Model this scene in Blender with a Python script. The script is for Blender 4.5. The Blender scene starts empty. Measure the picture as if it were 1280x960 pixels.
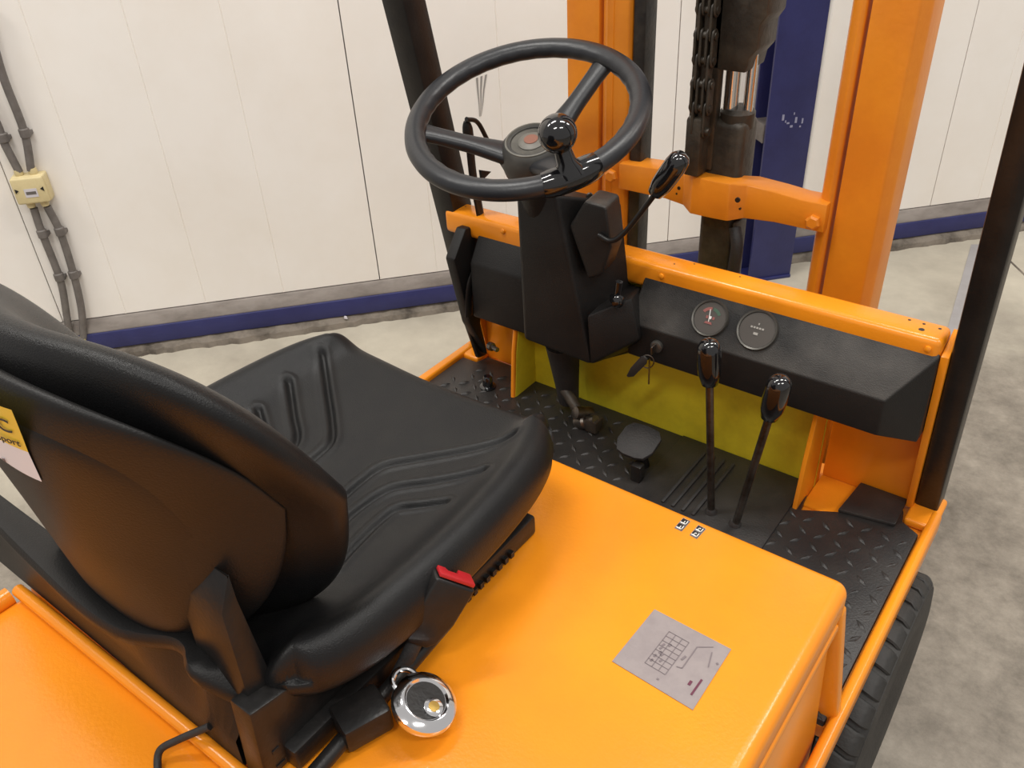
import bpy, bmesh, math, random
from mathutils import Vector, Matrix
random.seed(4)
PI = math.pi
SC = bpy.context.scene
COL = SC.collection

# ------------------------------------------------------------------ camera (metres; X = truck right, Y = truck forward, Z = up)
F_PX = 1075.0
CAM = Vector((0.60, -1.214, 1.51))
ROT = Matrix(((0.79953585, -0.30589525, 0.5168854),
              (0.59867086, 0.47513026, -0.64486002),
              (-0.04832828, 0.82503293, 0.56301425)))
cd = bpy.data.cameras.new('camera')
cd.sensor_fit = 'HORIZONTAL'; cd.sensor_width = 36.0; cd.lens = 36.0*F_PX/1280.0
cd.clip_start = 0.02; cd.clip_end = 100
cam = bpy.data.objects.new('camera', cd); COL.objects.link(cam)
cam.matrix_world = Matrix.Translation(CAM) @ ROT.to_4x4()
SC.camera = cam

# ------------------------------------------------------------------ light
SC.view_settings.view_transform = 'Standard'; SC.view_settings.look = 'None'
SC.view_settings.gamma = 1.0; SC.view_settings.use_curve_mapping = False
SC.view_settings.exposure = 0.0
world = bpy.data.worlds.new('hall'); SC.world = world; world.use_nodes = True
bg = world.node_tree.nodes['Background']
bg.inputs[0].default_value = (1.0, 0.96, 0.92, 1); bg.inputs[1].default_value = 0.50
def lamp(name, loc, size, power, color=(1, 0.97, 0.92)):
    l = bpy.data.lights.new(name, 'AREA'); l.shape = 'RECTANGLE'; l.size, l.size_y = size
    l.energy = power; l.color = color
    o = bpy.data.objects.new(name, l); COL.objects.link(o); o.location = loc
    return o
for lx, ly, pw in ((1.0, 0.6, 48), (-0.9, -0.9, 50), (2.6, -1.4, 52), (0.7, -3.0, 50), (-2.3, -2.2, 45), (2.6, 2.4, 52)):
    lo = lamp('ceiling_tube', (lx, ly, 4.2), (1.3, 0.25), pw)
    lo.rotation_euler = (0, 0, math.radians(48))

# ------------------------------------------------------------------ pixel -> place (a pixel gives a direction; the plane gives the distance)
def ray(x, y):
    return ROT @ Vector(((x-640)/F_PX, -(y-480)/F_PX, -1.0))
def onz(x, y, z): d = ray(x, y); return CAM + d*((z-CAM.z)/d.z)
def onx(x, y, X): d = ray(x, y); return CAM + d*((X-CAM.x)/d.x)
def ony(x, y, Y): d = ray(x, y); return CAM + d*((Y-CAM.y)/d.y)
def onplane(x, y, p, n):
    d = ray(x, y); return CAM + d*((p-CAM).dot(n)/d.dot(n))
WA = math.radians(41.7586)
WD = Vector((math.sin(WA), math.cos(WA), 0)); WN = Vector((-WD.y, WD.x, 0)); WALL_N = 1.477
def wp(t, z, off=0.0): return WD*t + WN*(WALL_N-off) + Vector((0, 0, z))
def onw(x, y, off=0.0):
    d = ray(x, y); return CAM + d*((WALL_N-off-CAM.dot(WN))/d.dot(WN))
def wt(x, y, off=0.0):
    P = onw(x, y, off); return P.dot(WD), P.z

# ------------------------------------------------------------------ materials
def S(r, g, b):   # sRGB 0-255 -> linear
    f = lambda c: (c/255/12.92) if c/255 <= .04045 else ((c/255+.055)/1.055)**2.4
    return (f(r), f(g), f(b), 1)
def mat(name, col, rough=.5, metal=0, col2=None, scale=8, detail=5, lo=.4, hi=.65, bump=0, bscale=200, spec=.5,
        coat=0, stretch=None, rvar=0):
    m = bpy.data.materials.new(name); m.use_nodes = True
    nt = m.node_tree; b = nt.nodes['Principled BSDF']
    b.inputs['Base Color'].default_value = col; b.inputs['Roughness'].default_value = rough
    b.inputs['Metallic'].default_value = metal; b.inputs['Specular IOR Level'].default_value = spec
    b.inputs['Coat Weight'].default_value = coat; b.inputs['Coat Roughness'].default_value = .12
    tc = nt.nodes.new('ShaderNodeTexCoord'); mp = nt.nodes.new('ShaderNodeMapping')
    nt.links.new(tc.outputs['Object'], mp.inputs[0])
    if stretch: mp.inputs['Scale'].default_value = stretch
    if col2:
        n = nt.nodes.new('ShaderNodeTexNoise'); n.inputs['Scale'].default_value = scale; n.inputs['Detail'].default_value = detail
        n.inputs['Roughness'].default_value = .65
        nt.links.new(mp.outputs[0], n.inputs['Vector'])
        r = nt.nodes.new('ShaderNodeValToRGB'); r.color_ramp.elements[0].position = lo; r.color_ramp.elements[1].position = hi
        r.color_ramp.elements[0].color = col; r.color_ramp.elements[1].color = col2
        nt.links.new(n.outputs[0], r.inputs[0]); nt.links.new(r.outputs[0], b.inputs['Base Color'])
        if rvar:
            mr = nt.nodes.new('ShaderNodeMapRange'); mr.inputs[3].default_value = rough-rvar; mr.inputs[4].default_value = rough+rvar
            nt.links.new(n.outputs[0], mr.inputs[0]); nt.links.new(mr.outputs[0], b.inputs['Roughness'])
    if bump:
        n2 = nt.nodes.new('ShaderNodeTexNoise'); n2.inputs['Scale'].default_value = bscale; n2.inputs['Detail'].default_value = 3
        nt.links.new(mp.outputs[0], n2.inputs['Vector'])
        bp = nt.nodes.new('ShaderNodeBump'); bp.inputs['Strength'].default_value = bump; bp.inputs['Distance'].default_value = .002
        nt.links.new(n2.outputs[0], bp.inputs['Height']); nt.links.new(bp.outputs[0], b.inputs['Normal'])
    return m
M = {}
M['orange'] = mat('orange_paint', (.88, .295, .013, 1), .23, col2=(.80, .252, .013, 1), scale=5, lo=.35, hi=.75, bump=.10, bscale=260, rvar=.05)
M['orange_mast'] = mat('mast_orange_paint', (.80, .265, .015, 1), .38, col2=(.72, .22, .014, 1), scale=7, bump=.2, bscale=120)
M['yellow'] = mat('yellow_paint_grimy', (.76, .66, .030, 1), .5, col2=(.55, .46, .022, 1), scale=11, lo=.45, hi=.8, bump=.2)
M['vinyl'] = mat('black_vinyl', (.0085, .0085, .0092, 1), .37, col2=(.0115, .0112, .011, 1), scale=20, bump=.25, bscale=700, spec=.26)
M['shell'] = mat('black_shell', (.011, .0105, .0105, 1), .45, bump=.2, bscale=500, spec=.28)
M['black_metal'] = mat('black_painted_metal', (.009, .0085, .0085, 1), .36, col2=(.015, .013, .012, 1), scale=25, bump=.15, spec=.35)
M['dash'] = mat('dusty_black_plastic', (.017, .016, .016, 1), .55, col2=(.060, .055, .050, 1), scale=9, lo=.35, hi=.85, bump=.4, bscale=600)
M['cover'] = mat('black_cover_plastic', (.0085, .008, .008, 1), .48, col2=(.016, .0145, .0135, 1), scale=12, lo=.4, hi=.85, bump=.35, bscale=600, spec=.32)
M['wheelrim'] = mat('wheel_plastic', (.016, .017, .020, 1), .36, bump=.1, bscale=300)
M['hub'] = mat('worn_hub_plastic', (.022, .021, .020, 1), .5, col2=(.075, .070, .060, 1), scale=14, lo=.4, hi=.8)
M['gloss'] = mat('gloss_black_knob', (.006, .006, .007, 1), .07, coat=.6)
M['rubber'] = mat('black_rubber', (.016, .015, .015, 1), .62, col2=(.032, .029, .027, 1), scale=25, lo=.4, hi=.8, bump=.4, bscale=300)
M['mat'] = mat('rubber_mat', (.018, .017, .017, 1), .42, col2=(.035, .031, .028, 1), scale=14, lo=.4, hi=.8, bump=.3, bscale=300)
M['tyre'] = mat('tyre_rubber', (.020, .019, .018, 1), .62, col2=(.035, .033, .03, 1), scale=12, bump=.4, bscale=160)
M['steel'] = mat('greasy_steel', (.20, .18, .16, 1), .38, 1, col2=(.09, .075, .06, 1), scale=30)
M['chrome'] = mat('chrome', (.82, .82, .84, 1), .10, 1)
M['chromerod'] = mat('chrome_rod', (.80, .80, .80, 1), .16, 1)
M['grease'] = mat('greasy_dark_iron', (.030, .024, .018, 1), .45, .2, col2=(.075, .060, .042, 1), scale=22, lo=.4, hi=.8, bump=.5, bscale=90)
M['inner'] = mat('black_inner_mast', (.012, .010, .009, 1), .45, col2=(.03, .024, .018, 1), scale=30, bump=.5, bscale=90)
M['hubring'] = mat('grey_hub_ring', (.11, .105, .09, 1), .5, col2=(.16, .15, .13, 1), scale=30)
M['emblem'] = mat('faded_emblem', (.22, .09, .06, 1), .4)
M['brass'] = mat('brass', (.55, .36, .10, 1), .25, 1)
M['red'] = mat('red_plastic', (.42, .012, .018, 1), .4)
M['silver'] = mat('silver_plate', S(146, 136, 135), .55, col2=S(138, 128, 128), scale=60)
M['print'] = mat('dark_print', S(116, 105, 108), .6)
M['print_red'] = mat('red_print', S(96, 40, 62), .6)
M['decal_black'] = mat('decal_black', (.010, .010, .010, 1), .4)
M['decal_white'] = mat('decal_white', (.75, .73, .70, 1), .4)
M['st_yellow'] = mat('sticker_yellow', (.84, .62, .045, 1), .4)
M['st_white'] = mat('sticker_white', (.78, .82, .92, 1), .4)
M['glass'] = mat('gauge_face', (.075, .066, .058, 1), .15, coat=.4)
M['dial_red'] = mat('dial_red', (.27, .085, .075, 1), .4)
M['dial_green'] = mat('dial_green', (.05, .11, .07, 1), .4)
M['dial_grey'] = mat('dial_print', (.35, .33, .30, 1), .5)
M['bezel'] = mat('gauge_bezel', (.10, .095, .085, 1), .35, .6)
M['conduit'] = mat('grey_conduit', S(112, 106, 102), .55, col2=S(98, 92, 88), scale=30)
M['box'] = mat('cream_box', S(214, 198, 152), .5, col2=S(205, 188, 142), scale=20)
M['box_label'] = mat('box_label', S(205, 200, 205), .5)
M['yellow_tape'] = mat('yellow_clip', S(225, 205, 110), .5)
M['blue'] = mat('blue_steel_paint', S(42, 45, 98), .45, col2=S(36, 38, 88), scale=9, bump=.2, bscale=120)
M['blue_chips'] = mat('bare_scuff', S(140, 140, 165), .6)
M['grey_ledge'] = mat('grey_ledge', S(146, 138, 132), .7, col2=S(120, 112, 106), scale=6, stretch=(1, 1, 3))
M['dirty'] = mat('broken_kerb_concrete', S(128, 119, 108), .9, col2=S(72, 65, 58), scale=9, lo=.42, hi=.66, bump=.6, bscale=50)
M['stripe'] = mat('grey_floor_paint', S(160, 157, 158), .6, col2=S(150, 146, 145), scale=7)

def dusty(m, dust, amount):
    nt = m.node_tree; L = nt.links.new; b = nt.nodes['Principled BSDF']
    src = b.inputs['Base Color'].links[0].from_socket
    g = nt.nodes.new('ShaderNodeNewGeometry'); sx = nt.nodes.new('ShaderNodeSeparateXYZ'); L(g.outputs['True Normal'], sx.inputs[0])
    mr = nt.nodes.new('ShaderNodeMapRange'); mr.inputs[1].default_value = .25; mr.inputs[2].default_value = .75; mr.inputs[4].default_value = amount; L(sx.outputs[2], mr.inputs[0])
    n = nt.nodes.new('ShaderNodeTexNoise'); n.inputs['Scale'].default_value = 9; n.inputs['Detail'].default_value = 6
    tc = nt.nodes.new('ShaderNodeTexCoord'); L(tc.outputs['Object'], n.inputs['Vector'])
    m2 = nt.nodes.new('ShaderNodeMapRange'); m2.inputs[1].default_value = .36; m2.inputs[2].default_value = .66; L(n.outputs[0], m2.inputs[0])
    mu = nt.nodes.new('ShaderNodeMath'); mu.operation = 'MULTIPLY'; L(mr.outputs[0], mu.inputs[0]); L(m2.outputs[0], mu.inputs[1])
    mx = nt.nodes.new('ShaderNodeMix'); mx.data_type = 'RGBA'; L(mu.outputs[0], mx.inputs[0]); L(src, mx.inputs[6]); mx.inputs[7].default_value = dust
    L(mx.outputs[2], b.inputs['Base Color'])
M['dash'] = mat('dusty_black_plastic', (.010, .0095, .0095, 1), .50, col2=(.016, .015, .014, 1), scale=9, lo=.35, hi=.85, bump=.4, bscale=600, spec=.35)
dusty(M['dash'], (.11, .10, .09, 1), .75)

def wall_mat():
    m = mat('white_panel', S(242, 237, 231), .5, col2=S(236, 229, 220), scale=2.2, lo=.4, hi=.75, bump=.04, bscale=60)
    return m
M['wall'] = wall_mat()
M['scuff'] = mat('grey_smear', S(150, 146, 142), .7)

def floor_mat():
    m = bpy.data.materials.new('concrete'); m.use_nodes = True
    nt = m.node_tree; b = nt.nodes['Principled BSDF']; L = nt.links.new
    tc = nt.nodes.new('ShaderNodeTexCoord')
    def noise(scale, detail=6, rough=.65):
        n = nt.nodes.new('ShaderNodeTexNoise'); n.inputs['Scale'].default_value = scale
        n.inputs['Detail'].default_value = detail; n.inputs['Roughness'].default_value = rough
        L(tc.outputs['Object'], n.inputs['Vector']); return n
    def ramp(src, a, ca, c, cc):
        r = nt.nodes.new('ShaderNodeValToRGB'); e = r.color_ramp.elements
        e[0].position = a; e[0].color = ca; e[1].position = c; e[1].color = cc; L(src, r.inputs[0]); return r
    r1 = ramp(noise(1.6).outputs[0], .36, S(198, 191, 174), .66, S(160, 152, 138))     # paler beige tone near the wall
    r2 = ramp(noise(5.5, 8, .78).outputs[0], .32, S(98, 91, 81), .68, S(160, 151, 138))  # mottled grey tone of the aisle
    # floor colour blends unevenly from grey to beige going towards the wall
    geo = nt.nodes.new('ShaderNodeVectorMath'); geo.operation = 'DOT_PRODUCT'
    geo.inputs[1].default_value = (WN.x, WN.y, 0); L(tc.outputs['Object'], geo.inputs[0])
    sx = nt.nodes.new('ShaderNodeMath'); sx.operation = 'MULTIPLY_ADD'; sx.inputs[1].default_value = .7; sx.inputs[2].default_value = -.35
    L(noise(2.2).outputs[0], sx.inputs[0])
    ad = nt.nodes.new('ShaderNodeMath'); ad.operation = 'ADD'; L(geo.outputs['Value'], ad.inputs[0]); L(sx.outputs[0], ad.inputs[1])
    mr = nt.nodes.new('ShaderNodeMapRange'); mr.inputs[1].default_value = .52; mr.inputs[2].default_value = 1.0; L(ad.outputs[0], mr.inputs[0])
    mx = nt.nodes.new('ShaderNodeMix'); mx.data_type = 'RGBA'
    L(mr.outputs[0], mx.inputs[0]); L(r2.outputs[0], mx.inputs[6]); L(r1.outputs[0], mx.inputs[7])
    L(mx.outputs[2], b.inputs['Base Color'])
    b.inputs['Roughness'].default_value = .62
    bp = nt.nodes.new('ShaderNodeBump'); bp.inputs['Strength'].default_value = .25; bp.inputs['Distance'].default_value = .003
    L(noise(40).outputs[0], bp.inputs['Height']); L(bp.outputs[0], b.inputs['Normal'])
    return m
M['floor'] = floor_mat()

# ------------------------------------------------------------------ mesh helpers
def finish(name, bm, m, parent=None, bevel=0, seg=2, ang=35, smooth=True, bang=30):
    bmesh.ops.remove_doubles(bm, verts=bm.verts, dist=1e-6)
    bmesh.ops.recalc_face_normals(bm, faces=bm.faces)
    if bevel:
        es = [e for e in bm.edges if len(e.link_faces) == 2 and e.calc_face_angle(0) > math.radians(bang)]
        bmesh.ops.bevel(bm, geom=es, offset=bevel, segments=seg, affect='EDGES', profile=.5, clamp_overlap=True)
    me = bpy.data.meshes.new(name); bm.to_mesh(me); bm.free()
    if smooth:
        for p in me.polygons: p.use_smooth = True
        me.set_sharp_from_angle(angle=math.radians(ang))
    me.materials.append(m if not isinstance(m, str) else M[m])
    o = bpy.data.objects.new(name, me); COL.objects.link(o)
    if parent: o.parent = parent
    return o
def tag(o, label=None, cat=None, group=None, kind=None):
    for k, v in (('label', label), ('category', cat), ('group', group), ('kind', kind)):
        if v: o[k] = v
    return o
def thing(name, label, cat, loc=(0, 0, 0), group=None):
    o = bpy.data.objects.new(name, None); COL.objects.link(o); o.location = loc; o.empty_display_size = .1
    return tag(o, label, cat, group)
def box(bm, c, s, R=None):
    vs = []
    for sx in (-.5, .5):
        for sy in (-.5, .5):
            for sz in (-.5, .5):
                v = Vector((sx*s[0], sy*s[1], sz*s[2]))
                if R: v = R @ v
                vs.append(bm.verts.new(Vector(c)+v))
    for f in ((0, 1, 3, 2), (4, 6, 7, 5), (0, 4, 5, 1), (2, 3, 7, 6), (0, 2, 6, 4), (1, 5, 7, 3)):
        bm.faces.new([vs[i] for i in f])
def boxr(bm, a, b): box(bm, [(a[i]+b[i])/2 for i in range(3)], [abs(b[i]-a[i]) for i in range(3)])
def part_box(name, a, b, m, parent, bevel=.003, seg=2):
    bm = bmesh.new(); boxr(bm, a, b); return finish(name, bm, m, parent, bevel, seg)
def loft(bm, rings, caps=True, closed=True):
    vr = [[bm.verts.new(p) for p in r] for r in rings]
    n = len(vr[0])
    for a, b in zip(vr, vr[1:]):
        for i in range(n if closed else n-1):
            j = (i+1) % n
            bm.faces.new((a[i], a[j], b[j], b[i]))
    if caps:
        bm.faces.new(vr[0][::-1]); bm.faces.new(vr[-1])
def prism(bm, pts, off):
    off = Vector(off); loft(bm, [[Vector(p) for p in pts], [Vector(p)+off for p in pts]])
def spline(pts, n=8):
    pts = [Vector(p) for p in pts]; P = [2*pts[0]-pts[1]]+pts+[2*pts[-1]-pts[-2]]; out = []
    for i in range(1, len(P)-2):
        for k in range(n):
            t = k/n; a, b, c, d = P[i-1:i+3]
            out.append(.5*((2*b)+(c-a)*t+(2*a-5*b+4*c-d)*t*t+(3*b-a-3*c+d)*t**3))
    out.append(pts[-1]); return out
def frames(path):
    path = [Vector(p) for p in path]; T = []
    for i in range(len(path)):
        a = path[max(i-1, 0)]; b = path[min(i+1, len(path)-1)]; T.append((b-a).normalized())
    u = T[0].orthogonal().normalized(); fr = []
    for t in T:
        u = (u - t*u.dot(t)).normalized(); fr.append((u, t.cross(u)))
    return path, fr
def tube(bm, path, r, seg=12, flat=None, up=None):
    path, fr = frames(path); n = len(path)
    rr = r if isinstance(r, (list, tuple)) else [r]*n
    rings = []
    for i, (p, (u, v)) in enumerate(zip(path, fr)):
        if up is not None:
            t = (path[min(i+1, n-1)]-path[max(i-1, 0)]).normalized()
            u = (Vector(up)-t*Vector(up).dot(t)).normalized(); v = t.cross(u)
        fu, fv = flat if flat else (1, 1)
        rings.append([p+u*(math.cos(2*PI*k/seg)*rr[i]*fu)+v*(math.sin(2*PI*k/seg)*rr[i]*fv) for k in range(seg)])
    loft(bm, rings)
def part_tube(name, path, r, m, parent, seg=12, **k):
    bm = bmesh.new(); tube(bm, path, r, seg, **k); return finish(name, bm, m, parent, ang=50)
def lathe(bm, prof, o, ax=(0, 0, 1), seg=32, closed=False):
    o = Vector(o); ax = Vector(ax).normalized(); u = ax.orthogonal().normalized(); v = ax.cross(u)
    rings = [[o+ax*h+(u*math.cos(2*PI*k/seg)+v*math.sin(2*PI*k/seg))*max(r, 1e-4) for k in range(seg)] for r, h in prof]
    if closed: rings.append(rings[0])
    loft(bm, rings, caps=not closed)
def part_lathe(name, prof, o, ax, m, parent, seg=32, closed=False, ang=40):
    bm = bmesh.new(); lathe(bm, prof, o, ax, seg, closed); return finish(name, bm, m, parent, ang=ang)
def part_text(name, body, size, M4, m, parent, depth=.0002):
    c = bpy.data.curves.new(name, 'FONT'); c.body = body; c.align_x = 'RIGHT'; c.size = size; c.extrude = depth
    t = bpy.data.objects.new(name+'_tmp', c); COL.objects.link(t)
    me = bpy.data.meshes.new_from_object(t.evaluated_get(bpy.context.evaluated_depsgraph_get()))
    bpy.data.objects.remove(t); bpy.data.curves.remove(c)
    me.transform(M4); me.materials.clear(); me.materials.append(M[m])
    o = bpy.data.objects.new(name, me); COL.objects.link(o); o.parent = parent
    return o
def sgnpow(a, n): return math.copysign(abs(a)**n, a)

# ================================================================== SETTING
bm = bmesh.new()
q = [wp(-6, 0, -.3), wp(7, 0, -.3), wp(7, 0, 6), wp(-6, 0, 6)]
bm.faces.new([bm.verts.new(Vector((p.x, p.y, 0))) for p in q])
floor = finish('floor', bm, 'floor', smooth=False)
tag(floor, 'worn beige and grey concrete floor of the hall', None, None, 'structure')

# back wall: insulated white panels, 1.05 m wide with shallow ribs
bm = bmesh.new()
R_w = Matrix((WD, -WN, Vector((0, 0, 1)))).transposed()
box(bm, wp(.5, 1.9, -.08), (13, .10, 3.8), R_w)
wall = finish('wall_back', bm, 'wall', smooth=False)
tag(wall, 'white insulated panel wall behind the truck', None, None, 'structure')
def panel(t0, t1, z0, z1):
    bm = bmesh.new(); g = .0022
    grooves = [t1-.33, t1-.59, t1-.85]
    xs = [(t0+.0016, -.010), (t0+.0016, 0.0)]
    for gt in sorted(grooves): xs += [(gt-g, 0), (gt-g*.2, -.0022), (gt+g*.2, -.0022), (gt+g, 0)]
    xs += [(t1-.0016, 0.0), (t1-.0016, -.010)]
    loft(bm, [[wp(t, z0, d) for t, d in xs], [wp(t, z1, d) for t, d in xs]], caps=False, closed=False)
    bm.faces.new([bm.verts.new(wp(t, z0, d)) for t, d in (xs[0], xs[1], xs[-2], xs[-1])])
    return finish('panel', bm, 'wall', wall, ang=10)
for k in range(-5, 6):
    panel(-.492+1.051*k, -.492+1.051*(k+1), .146, 3.75)
# baseboard: grey ledge, blue band, broken concrete foot
bm = bmesh.new()
prof = [(-.02, .144), (.006, .142), (.022, .104), (.022, .098), (-.02, .098)]
prism(bm, [wp(-6, z, d) for d, z in prof], WD*13)
base = finish('baseboard_back', bm, 'grey_ledge', None, .0015)
tag(base, 'grey ledge over blue steel kerb along the white wall', None, None, 'structure')
bm = bmesh.new(); prism(bm, [wp(-6, z, d) for d, z in ((-.02, .099), (.026, .099), (.028, .094), (.028, .037), (-.02, .037))], WD*13)
finish('blue_band', bm, 'blue', base, .0015)
bm = bmesh.new()   # ragged concrete foot
n = 520; rings = []
for i in range(n+1):
    t = -6+13*i/n; j = random.uniform(-.005, .007)+.006*math.sin(t*5.1); k = random.uniform(-.003, .003)
    rings.append([wp(t, .0, -.02), wp(t, .0, .045+j), wp(t, .018+k, .040+j), wp(t, .034+k*.4, .018+j*.6), wp(t, .038, -.02)])
loft(bm, rings); finish('concrete_foot', bm, 'dirty', base, ang=20)
t, _z = wt(433, 404, .05); i = 1; P = wp(t, .034, .034); bm = bmesh.new()
loft(bm, [[P+Vector((math.cos(a)*r*(1+.3*math.sin(3*a+i)), math.sin(a)*r*.7, h)) for a in [2*PI*k/7 for k in range(7)]] for r, h in ((.008, -.004), (.007, .003), (.003, .005))])
tag(finish('paint_flake', bm, 'box_label'), 'small pale flake lying on the dark kerb foot under the blue band', 'flake')
# smear on the wall behind the wheel
bm = bmesh.new()
sm = [((594, 98), (611, 92)), ((596, 115), (607, 112)), ((598, 130), (605, 128)), ((599, 146), (602, 145))]
lo = [[onw(*a, .0012), onw(*b, .0012)] for a, b in sm]
for s0 in range(3):
    for q in range(3):
        f0 = q/3+.05; f1 = f0+.16
        a, b = lo[s0]; c, d = lo[s0+1]
        bm.faces.new([bm.verts.new(v) for v in (a.lerp(b, f0), a.lerp(b, f1), c.lerp(d, f1), c.lerp(d, f0))])
o_ = finish('wall_smear', bm, 'scuff', wall, smooth=False)

# grey painted strip and slab joints on the floor
bm = bmesh.new()
qa = [onz(1214, 306, .0), onz(1232, 306, .0), onz(1209, 412, 0), onz(1184, 412, .0)]
dirv = (qa[3]-qa[0]); qa[3] = qa[0]+dirv*1.15; qa[2] = qa[1]+(qa[2]-qa[1])*1.15
prism(bm, [v+Vector((0, 0, .0003)) for v in qa], (0, 0, .0016))
st = finish('trim_1', bm, 'stripe', smooth=False); tag(st, 'pale grey painted strip on the concrete by the front post', None, None, 'structure')
bm = bmesh.new(); a, b = onz(1262, 326, 0), onz(1280, 343, 0); d = (b-a).normalized(); s = Vector((-d.y, d.x, 0))*.004
prism(bm, [a-d*.25-s, a-d*.25+s, a+d*3+s, a+d*3-s], (0, 0, .0012))
tag(finish('trim_2', bm, 'dirty', smooth=False), 'dark joint line between floor slabs', None, None, 'structure')

# blue steel column (H section) in front of the wall
pr_ = onz(987, 346, 0); nC = pr_.dot(WN); tR = pr_.dot(WD)
t1 = tR; t0 = tR-.162
bm = bmesh.new()
def cp(t, n_): return WD*t+WN*n_
sec = [(t0, nC), (t1, nC), (t1, nC+.012), ((t0+t1)/2+.005, nC+.012), ((t0+t1)/2+.005, WALL_N-.04), (t1, WALL_N-.04), (t1, WALL_N-.03),
       (t0-.0, WALL_N-.03), (t0, WALL_N-.04), ((t0+t1)/2-.005, WALL_N-.04), ((t0+t1)/2-.005, nC+.012), (t0, nC+.012)]
prism(bm, [cp(*s)+Vector((0, 0, .0)) for s in sec], (0, 0, 3.7))
colm = thing('steel_column', 'dark blue painted steel H column standing before the white wall', 'column', cp((t0+t1)/2, nC+.05))
def adopt(o, p):
    o.parent = p; o.matrix_parent_inverse = Matrix.Translation(-p.location)
    return o
adopt(finish('shaft', bm, 'blue', None, .002), colm)
bm = bmesh.new(); box(bm, cp((t0+t1)/2-.045, nC+.058)+Vector((0, 0, .545)), (.078, .085, .062), R_w)
adopt(finish('stiffener_plate', bm, 'conduit', None, .002), colm)
bm = bmesh.new(); box(bm, cp((t0+t1)/2, nC+.045)+Vector((0, 0, .006)), (.163, .10, .012), R_w)
adopt(finish('base_plate', bm, 'blue', None, .002), colm)
bm = bmesh.new()
for px, py, w_, h_ in ((979, 147, 4, 10), (985, 154, 5, 3), (989, 158, 5, 4), (995, 150, 4, 10), (1003, 151, 3, 9), (982, 152, 2, 4), (1000, 158, 3, 3), (993, 142, 2, 4)):
    d = ray(px, py); P = CAM+d*((nC-.0008-CAM.dot(WN))/d.dot(WN)); box(bm, P, (w_*.0019, .001, h_*.0019), R_w)
adopt(finish('chipped_paint', bm, 'blue_chips', None), colm)
# white pipe trim right of the column
bm = bmesh.new(); t_, z_ = wt(1034, 3, .03)
lathe(bm, [(.012, 0), (.012, 3.3)], wp(t_+.012, .2, .03), (0, 0, 1), 12); box(bm, wp(t_+.024, 1.9, .012), (.03, .02, 3.4), R_w)
tag(finish('trim_3', bm, 'wall'), 'white cover strip on the wall beside the blue column', None, None, 'structure')

# junction box and conduits
tj, zj = wt(38, 238, .05)
jb = thing('junction_box', 'cream plastic junction box with grey conduits on the white wall', 'junction box', wp(tj, zj, .0))
Rj = R_w @ Matrix.Rotation(math.radians(0), 3, 'Y')
bm = bmesh.new(); box(bm, wp(tj, zj, .022), (.094, .042, .082), Rj); adopt(finish('housing', bm, 'box', None, .006, 3), jb)
bm = bmesh.new(); box(bm, wp(tj-.001, zj, .049), (.092, .014, .080), Rj); adopt(finish('lid', bm, 'box', None, .006, 3), jb)
bm = bmesh.new(); box(bm, wp(tj+.002, zj-.006, .0567), (.036, .001, .026), Rj); adopt(finish('label_sticker', bm, 'box_label', None), jb)
bm = bmesh.new(); box(bm, wp(tj+.002, zj-.006, .0575), (.028, .0006, .009), Rj); adopt(finish('label_print', bm, 'conduit', None), jb)
for s in (-1, 1):
    bm = bmesh.new(); prism(bm, [wp(tj+s*.040, zj-.004, .0565), wp(tj+s*.030, zj+.004, .0565), wp(tj+s*.040, zj+.010, .0565)], -WN*.0012)
    adopt(finish('screw_slot', bm, 'decal_black', None), jb)
for s in (-.022, .018):
    for e in (-1, 1):
        bm = bmesh.new(); lathe(bm, [(.011, 0), (.013, .006), (.011, .018)], wp(tj+s, zj+e*.041, .026), (0, 0, e), 14)
        adopt(finish('cable_gland', bm, 'box', None), jb)
def conduit(px, coup, label):
    P = [onw(x, y, .026) for x, y in px]
    t = thing('conduit', label, 'pipe', P[0], 'grey wall conduits')
    bm = bmesh.new(); tube(bm, spline(P, 6), .0115, 12); adopt(finish('pipe', bm, 'conduit', None, ang=50), t)
    for (x, y), ax in coup:
        c = onw(x, y, .026); bm = bmesh.new(); lathe(bm, [(.0115, -.014), (.0150, -.011), (.0150, .011), (.0115, .014)], c, ax, 14)
        adopt(finish('coupling', bm, 'conduit', None), t)
        bm = bmesh.new(); box(bm, onw(x+4, y, .012), (.022, .028, .012), R_w); adopt(finish('saddle_clip', bm, 'conduit', None, .002), t)
    return t
up = Vector((0, 0, 1))
conduit([(-22, 0), (2, 90), (30, 164), (39, 213)], [((31, 166), up)], 'straight grey conduit rising from the top of the cream junction box')
conduit([(-40, 90), (-6, 150), (5, 178), (24, 215)], [((4, 172), up)], 'bent grey conduit slanting away from the top corner of the cream junction box')
conduit([(42, 260), (52, 290), (75, 349), (83, 392), (87, 420), (88, 428)], [((53, 292), up), ((74, 346), up)], 'grey conduit below the junction box, its lower end bent behind the seat')
conduit([(59, 258), (76, 292), (92, 343), (101, 382), (104, 412), (104, 428)], [((75, 289), up), ((92, 343), up)], 'grey conduit below the junction box ending in a yellow clip')
bm = bmesh.new(); box(bm, onw(101, 424, .03), (.03, .012, .018), R_w)
tag(finish('conduit_clip', bm, 'yellow_tape', None, .002), 'small yellow clip at the foot of the grey conduit', 'clip')

# ================================================================== FORKLIFT
T = thing('forklift', 'orange electric forklift truck with black seat, steering wheel and mast', 'forklift')

# ---- body
HZ = .76
bm = bmesh.new(); boxr(bm, (-.335, -1.012, HZ-.055), (.474, -.462, HZ))
hood = finish('hood', bm, 'orange', T, .016, 5)
hood['label'] = 'orange battery hood carrying the seat'
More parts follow.
